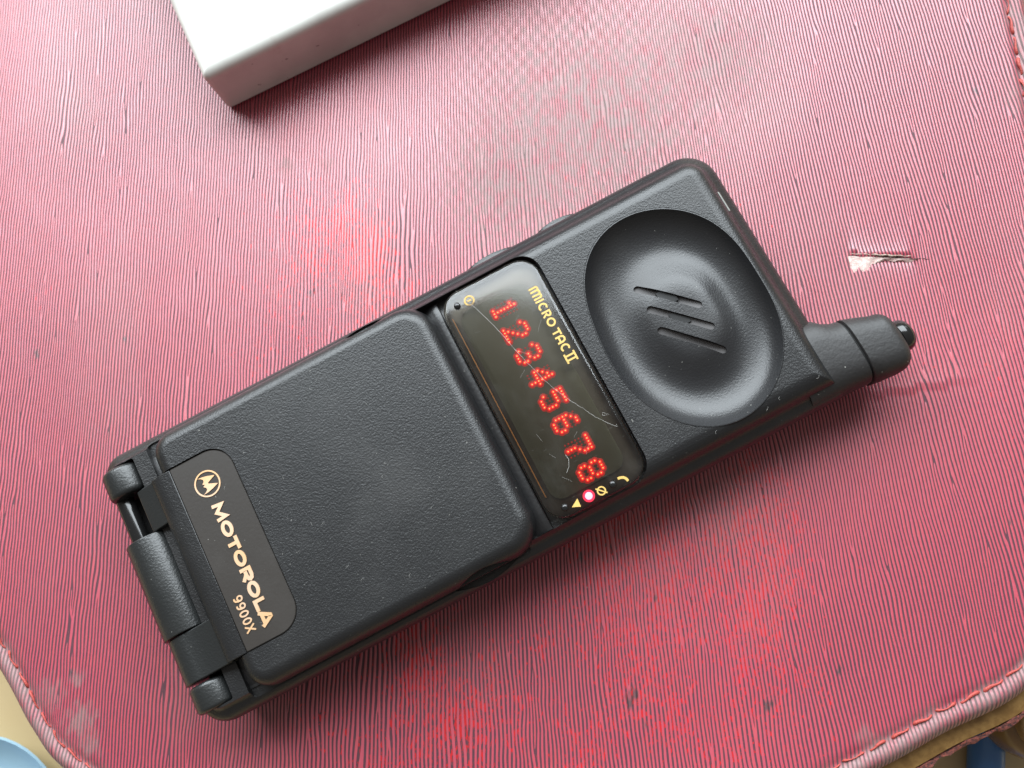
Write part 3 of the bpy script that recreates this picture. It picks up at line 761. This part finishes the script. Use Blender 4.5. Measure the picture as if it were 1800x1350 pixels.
part('scratch', tube([(x, yy, WS(x, yy) - .01) for x, yy in ckp], [.018 + .026 * random.random() for _ in ckp], 5), M_scratch, win)
part('scratch', tube([(24.4, -16.9, WZ), (25.7, -17.3, WZ), (24.7, -16.3, WZ), (24.3, -16.8, WZ)], .035, 5), M_scratch, win)
part('scratch', tube([(13.2, -20.6, WZ), (13.4, -21.8, WZ), (12.7, -23.2, WZ), (11.6, -24.2, WZ)], .04, 5), M_scratch, win)

# ---- antenna
AY, AZ = -29.2, 11.4
def aring(x, yc, hy, hz, zc, n=40, e=3.1):
    P = []
    for j in range(n):
        a = 2 * math.pi * j / n; c = math.cos(a); s_ = math.sin(a)
        P.append((x, yc + hy * math.copysign(abs(c) ** (2 / e), c), zc + hz * math.copysign(abs(s_) ** (2 / e), s_)))
    return P
part('antenna_base', loft([aring(66, -27.6, 9.4, 8.4, 10.4), aring(73, -27.6, 9.4, 8.2, 10.6), aring(74.5, -27.8, 9.2, 8.1, 10.7), aring(75.6, -27.9, 9.1, 7.9, 10.8), aring(77, -28.6, 8.4, 7.6, 10.9), aring(79, -29.2, 7.9, 7.35, 11), aring(80.5, -29.4, 7.8, 7.2, 11), aring(80.75, -29.4, 7.5, 6.9, 11)]), M_antenna, phone, angle=40)
part('antenna_neck', loft([aring(80.3, -29.4, 7.3, 6.7, 11), aring(81.6, -29.4, 7.3, 6.7, 11)]), M_pit, phone)
cap = [aring(81.05, -29.6, 7.7, 7.0, 11), aring(81.35, -29.6, 8.0, 7.3, 11), aring(84, -30.2, 7.75, 7.0, 11), aring(87.4, -31.0, 7.2, 6.6, 11)]
for i in range(1, 9):
    a = math.radians(90 * i / 8); cap.append(aring(88.0 + 3.2 * math.sin(a), -31.1, 3.9 + 3.2 * math.cos(a), 3.7 + 2.8 * math.cos(a), 11.1))
part('antenna_cap', loft(cap), M_antenna, phone, angle=50)
tip = [aring(90.0, -31.2, 3.3, 3.3, 11.5, 32, 2), aring(91.4, -31.2, 3.3, 3.3, 11.5, 32, 2), aring(91.5, -31.2, 3.6, 3.6, 11.5, 32, 2), aring(92.6, -31.2, 3.75, 3.75, 11.5, 32, 2)]
for i in range(0, 8):
    a = math.radians(88 * i / 7); tip.append(aring(92.7 + 2.2 * math.sin(a), -31.2, .25 + 3.45 * math.cos(a), .25 + 3.45 * math.cos(a), 11.5, 32, 2))
part('antenna_tip', loft(tip), M_gloss, phone, angle=60)
# ---- side buttons on the upper long side
for x0, x1 in ((12.0, 27.0), (31.0, 43.5)):
    R = []
    for z, k in ((7.6, .2), (8.2, .9), (10.6, 1.15), (12.6, 1.0), (13.3, .2)):
        P = []
        for i in range(21):
            t = i / 20; P.append((x0 + (x1 - x0) * t, 29.2 + 2.0 * k * math.sin(math.pi * t) ** .55, z))
        P += [(x1, 27.5, z), (x0, 27.5, z)]
        R.append(P)
    part('side_button', loft(R), M_shell, phone, angle=50)

for i in range(22):
    if i < 12: cx, cy, cz = random.uniform(-50, -4), random.uniform(-29, 21), FZ
    elif i < 18: cx, cy, cz = random.uniform(30, 69), random.choice([random.uniform(19.5, 21.5), random.uniform(-32.5, -31)]), 20.9
    else: cx, cy, cz = random.uniform(-65, -54), random.uniform(-24, 15), FZ - .28
    a = random.uniform(0, 6.28); L = random.uniform(.4, 1.3); kk = random.uniform(-1.2, 1.2); P = []
    for j in range(7): P.append((cx, cy, cz + .02)); cx += L / 7 * math.cos(a); cy += L / 7 * math.sin(a); a += kk / 3
    part('dust_fibre', tube(P, .020, 4), M_scratch, phone, angle=180)
for i in range(9):
    cx, cy = random.uniform(7, 24), random.uniform(-29, 20); a = random.uniform(.6, 2.4); L = random.uniform(1.5, 5)
    P = [(cx + L * j / 5 * math.cos(a), cy + L * j / 5 * math.sin(a) + .1 * math.sin(j), 0) for j in range(6)]
    P = [(x, min(23, max(-31.5, y)), WS(x, min(23, max(-31.5, y))) - .006) for x, y, _ in P if 5 < x < 26.5]
    if len(P) > 3: part('scratch', tube(P, .013, 4), M_scratch, win, angle=180)

# ------------------------------------------------------------------ blurred things on the table
def lathe(prof, n=48):
    return loft([[(r * math.cos(2 * math.pi * j / n), r * math.sin(2 * math.pi * j / n), z) for j in range(n)] for r, z in prof])
dish = empty('dish', (-155, -119, TZ))
tag(dish, 'pale blue round dish on the table below the bag corner, lower left', 'dish')
part('dish_body', lathe([(14, .05), (19, .4), (25, 4), (28, 8.0), (27.5, 8.6), (24, 5), (18, 1.9), (.5, 1.6)]), simple('pale_blue_ceramic', (.30, .46, .56), .3), dish, angle=50)
part('dish_centre', lathe([(15, 1.65), (15, 2.0), (14, 2.1), (.4, 2.1)]), simple('mid_blue_glaze', (.13, .26, .48), .25), dish, angle=50)
pen = empty('marker_pen', (115.5, -118, TZ), math.radians(83))
tag(pen, 'blue pen lying on the table past the lower right rim of the bag', 'pen')
part('barrel', cyl((-24, 0, 4), (22, 0, 4), 4.0, None, 28, .6, .6), simple('blue_plastic', (.05, .24, .62), .3), pen)
part('stripe', cyl((-20, 0, 4), (-15, 0, 4), 4.1, None, 28), simple('pale_blue_band', (.25, .48, .62), .35), pen)
part('pen_cap', cyl((22, 0, 4), (40, 0, 4), 4.5, 4.2, 28, .5, 1.2), simple('dark_blue_plastic', (.05, .16, .40), .3), pen)
jar = empty('jar', (128, -79.5, TZ))
tag(jar, 'brown jar standing on the table at the lower right corner', 'jar')
part('jar_body', lathe([(10, .05), (12, .5), (12.3, 2), (12.0, 19), (11.2, 21.5), (9, 23)]), simple('brown_glazed', (.20, .115, .04), .25), jar, angle=50)
part('jar_lid', lathe([(8.6, 22.9), (9.4, 23.3), (9.4, 27), (8.8, 27.6), (.5, 27.6)]), simple('brown_lid', (.25, .15, .06), .3), jar, angle=50)
